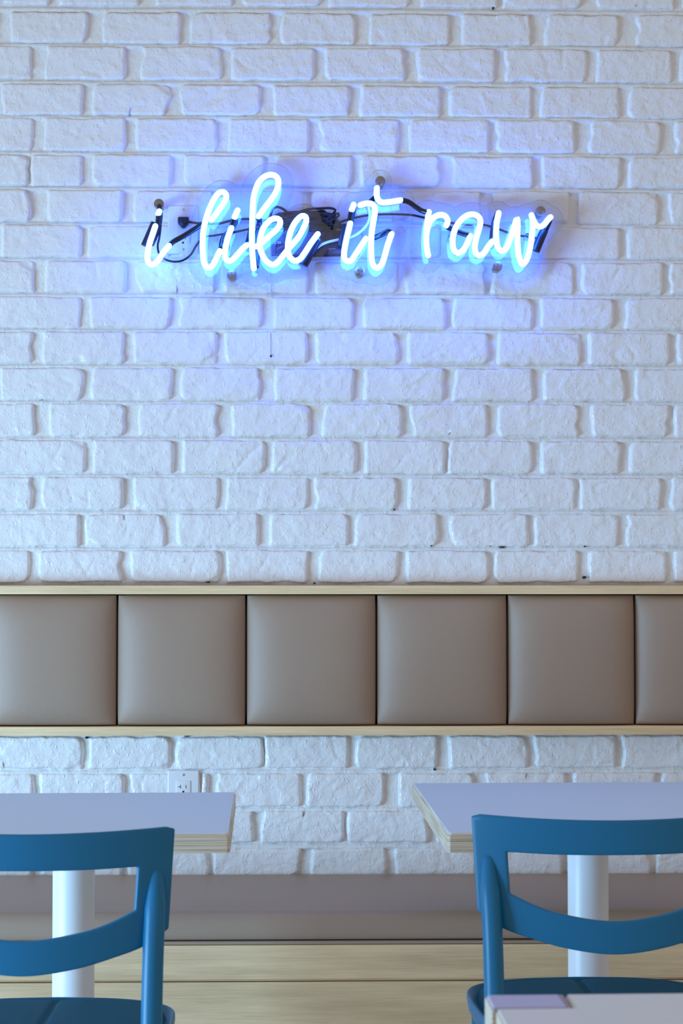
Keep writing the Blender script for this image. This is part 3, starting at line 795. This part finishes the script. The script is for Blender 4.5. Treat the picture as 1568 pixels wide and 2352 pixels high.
def chair(loc, rz, label):
    t_ = thing('chair', label, 'chair', loc, rz, 'blue chairs')
    o = obj('backrest', chair_back(), M['chair'], t_)
    sm = o.modifiers.new('solid', 'SOLIDIFY'); sm.thickness = .011; sm.offset = 0
    bv = o.modifiers.new('bevel', 'BEVEL'); bv.width = .0028; bv.segments = 3; bv.angle_limit = math.radians(50)
    for s in (-1, 1):
        P = [Vector((s * .203, py_back(.2, .715) + .004, .722)), Vector((s * .203, py_back(.2, .68) - .006, .685)), Vector((s * .2015, py_back(.2, .63) - .017, .63)),
             Vector((s * .2005, .012, .55)), Vector((s * .2015, -.012, .44)), Vector((s * .207, -.045, .25)), Vector((s * .214, -.085, .004))]
        c = catmull(P, .012); rads = [.0168 * min(1, .72 + .28 * min(1, (.722 - p.z) / .05)) * (1 if p.z > .44 else (1 - .28 * (.44 - p.z) / .44)) for p in c]
        bm = bmesh.new(); sweep(bm, c, rads, 28); bmesh.ops.recalc_face_normals(bm, faces=bm.faces[:])
        obj('leg', bm, M['chair'], t_)
    for s in (-1, 1):
        bm = bmesh.new(); c = catmull([Vector((s * .180, .36, .425)), Vector((s * .186, .375, .22)), Vector((s * .195, .392, .004))], .02)
        sweep(bm, c, [.017 - .005 * i / (len(c) - 1) for i in range(len(c))], 24); bmesh.ops.recalc_face_normals(bm, faces=bm.faces[:])
        obj('leg', bm, M['chair'], t_)
    # seat shell and pad: superellipse plans, the pad sewn down the middle
    def plan(a, hw, y0, y1, e=5.0):
        c_, s_ = math.cos(a), math.sin(a); x = hw * math.copysign(abs(c_) ** (2 / e), c_); y = math.copysign(abs(s_) ** (2 / e), s_)
        yy = (y0 + y1) / 2 + y * (y1 - y0) / 2
        if y > 0: yy -= .045 * (x / hw) ** 2 * y                 # bowed front edge
        return x * (1 - .05 * (y < 0) * abs(y)), yy
    n = 64; bm = bmesh.new(); rings = []
    for (k_, z, sc_) in [(0, .408, .90), (1, .412, .955), (2, .424, .985), (3, .442, 1.0), (4, .450, 1.0), (5, .4525, .99), (6, .451, .975), (7, .444, .955), (8, .438, .9), (9, .436, .5)]:
        rings.append([bm.verts.new((*[q for q in (lambda p: (p[0] * sc_, .205 + (p[1] - .205) * sc_))(plan(2 * math.pi * i / n, .217, .01, .40))], z)) for i in range(n)])
    for a, b_ in zip(rings, rings[1:]):
        for i in range(n): bm.faces.new((a[i], a[(i + 1) % n], b_[(i + 1) % n], b_[i]))
    bm.faces.new(rings[0][::-1]); bm.faces.new(rings[-1]); bmesh.ops.recalc_face_normals(bm, faces=bm.faces[:])
    obj('seat_shell', bm, M['chair'], t_)
    us = np.concatenate([-np.linspace(1, .12, 26) ** .8, np.linspace(-.17, .17, 33)[1:-1], np.linspace(.12, 1, 26) ** .8])
    vs = np.sin(np.linspace(-1, 1, 41) * math.pi / 2)
    U, V = np.meshgrid(us, vs)
    w_ = .200 * (1 - .035 * (V < 0) * np.abs(V)) * (1 - np.abs(V) ** 7).clip(0) ** .22
    X = U * w_; Yv = .208 + V * .184 - .040 * (X / .2) ** 2 * (V > 0) * V
    bul = (1 - np.abs(U) ** 10).clip(0) ** .5 * (1 - np.abs(V) ** 12).clip(0) ** .5
    Z = .439 + .0175 * bul - (.0060 * np.exp(-(X / .006) ** 2) + .0016 * np.exp(-(X / .026) ** 2)) * bul
    me = np_mesh('seat_pad', *grid_mesh('p', np.stack([X, Yv, Z], -1)))
    bm = me
    obj('seat_pad', bm, M['pad'], t_)
    return t_
xr = (1412 - 693) * 3.03 / FPX; xl = (59 - 693) * 2.885 / FPX
chair((xr, -D_WALL + 3.03, 0), 0.02, 'deep blue chair with open curved back in front of the right table')
chair((xl, -D_WALL + 2.885, 0), -0.01, 'deep blue chair with open curved back in front of the left table')
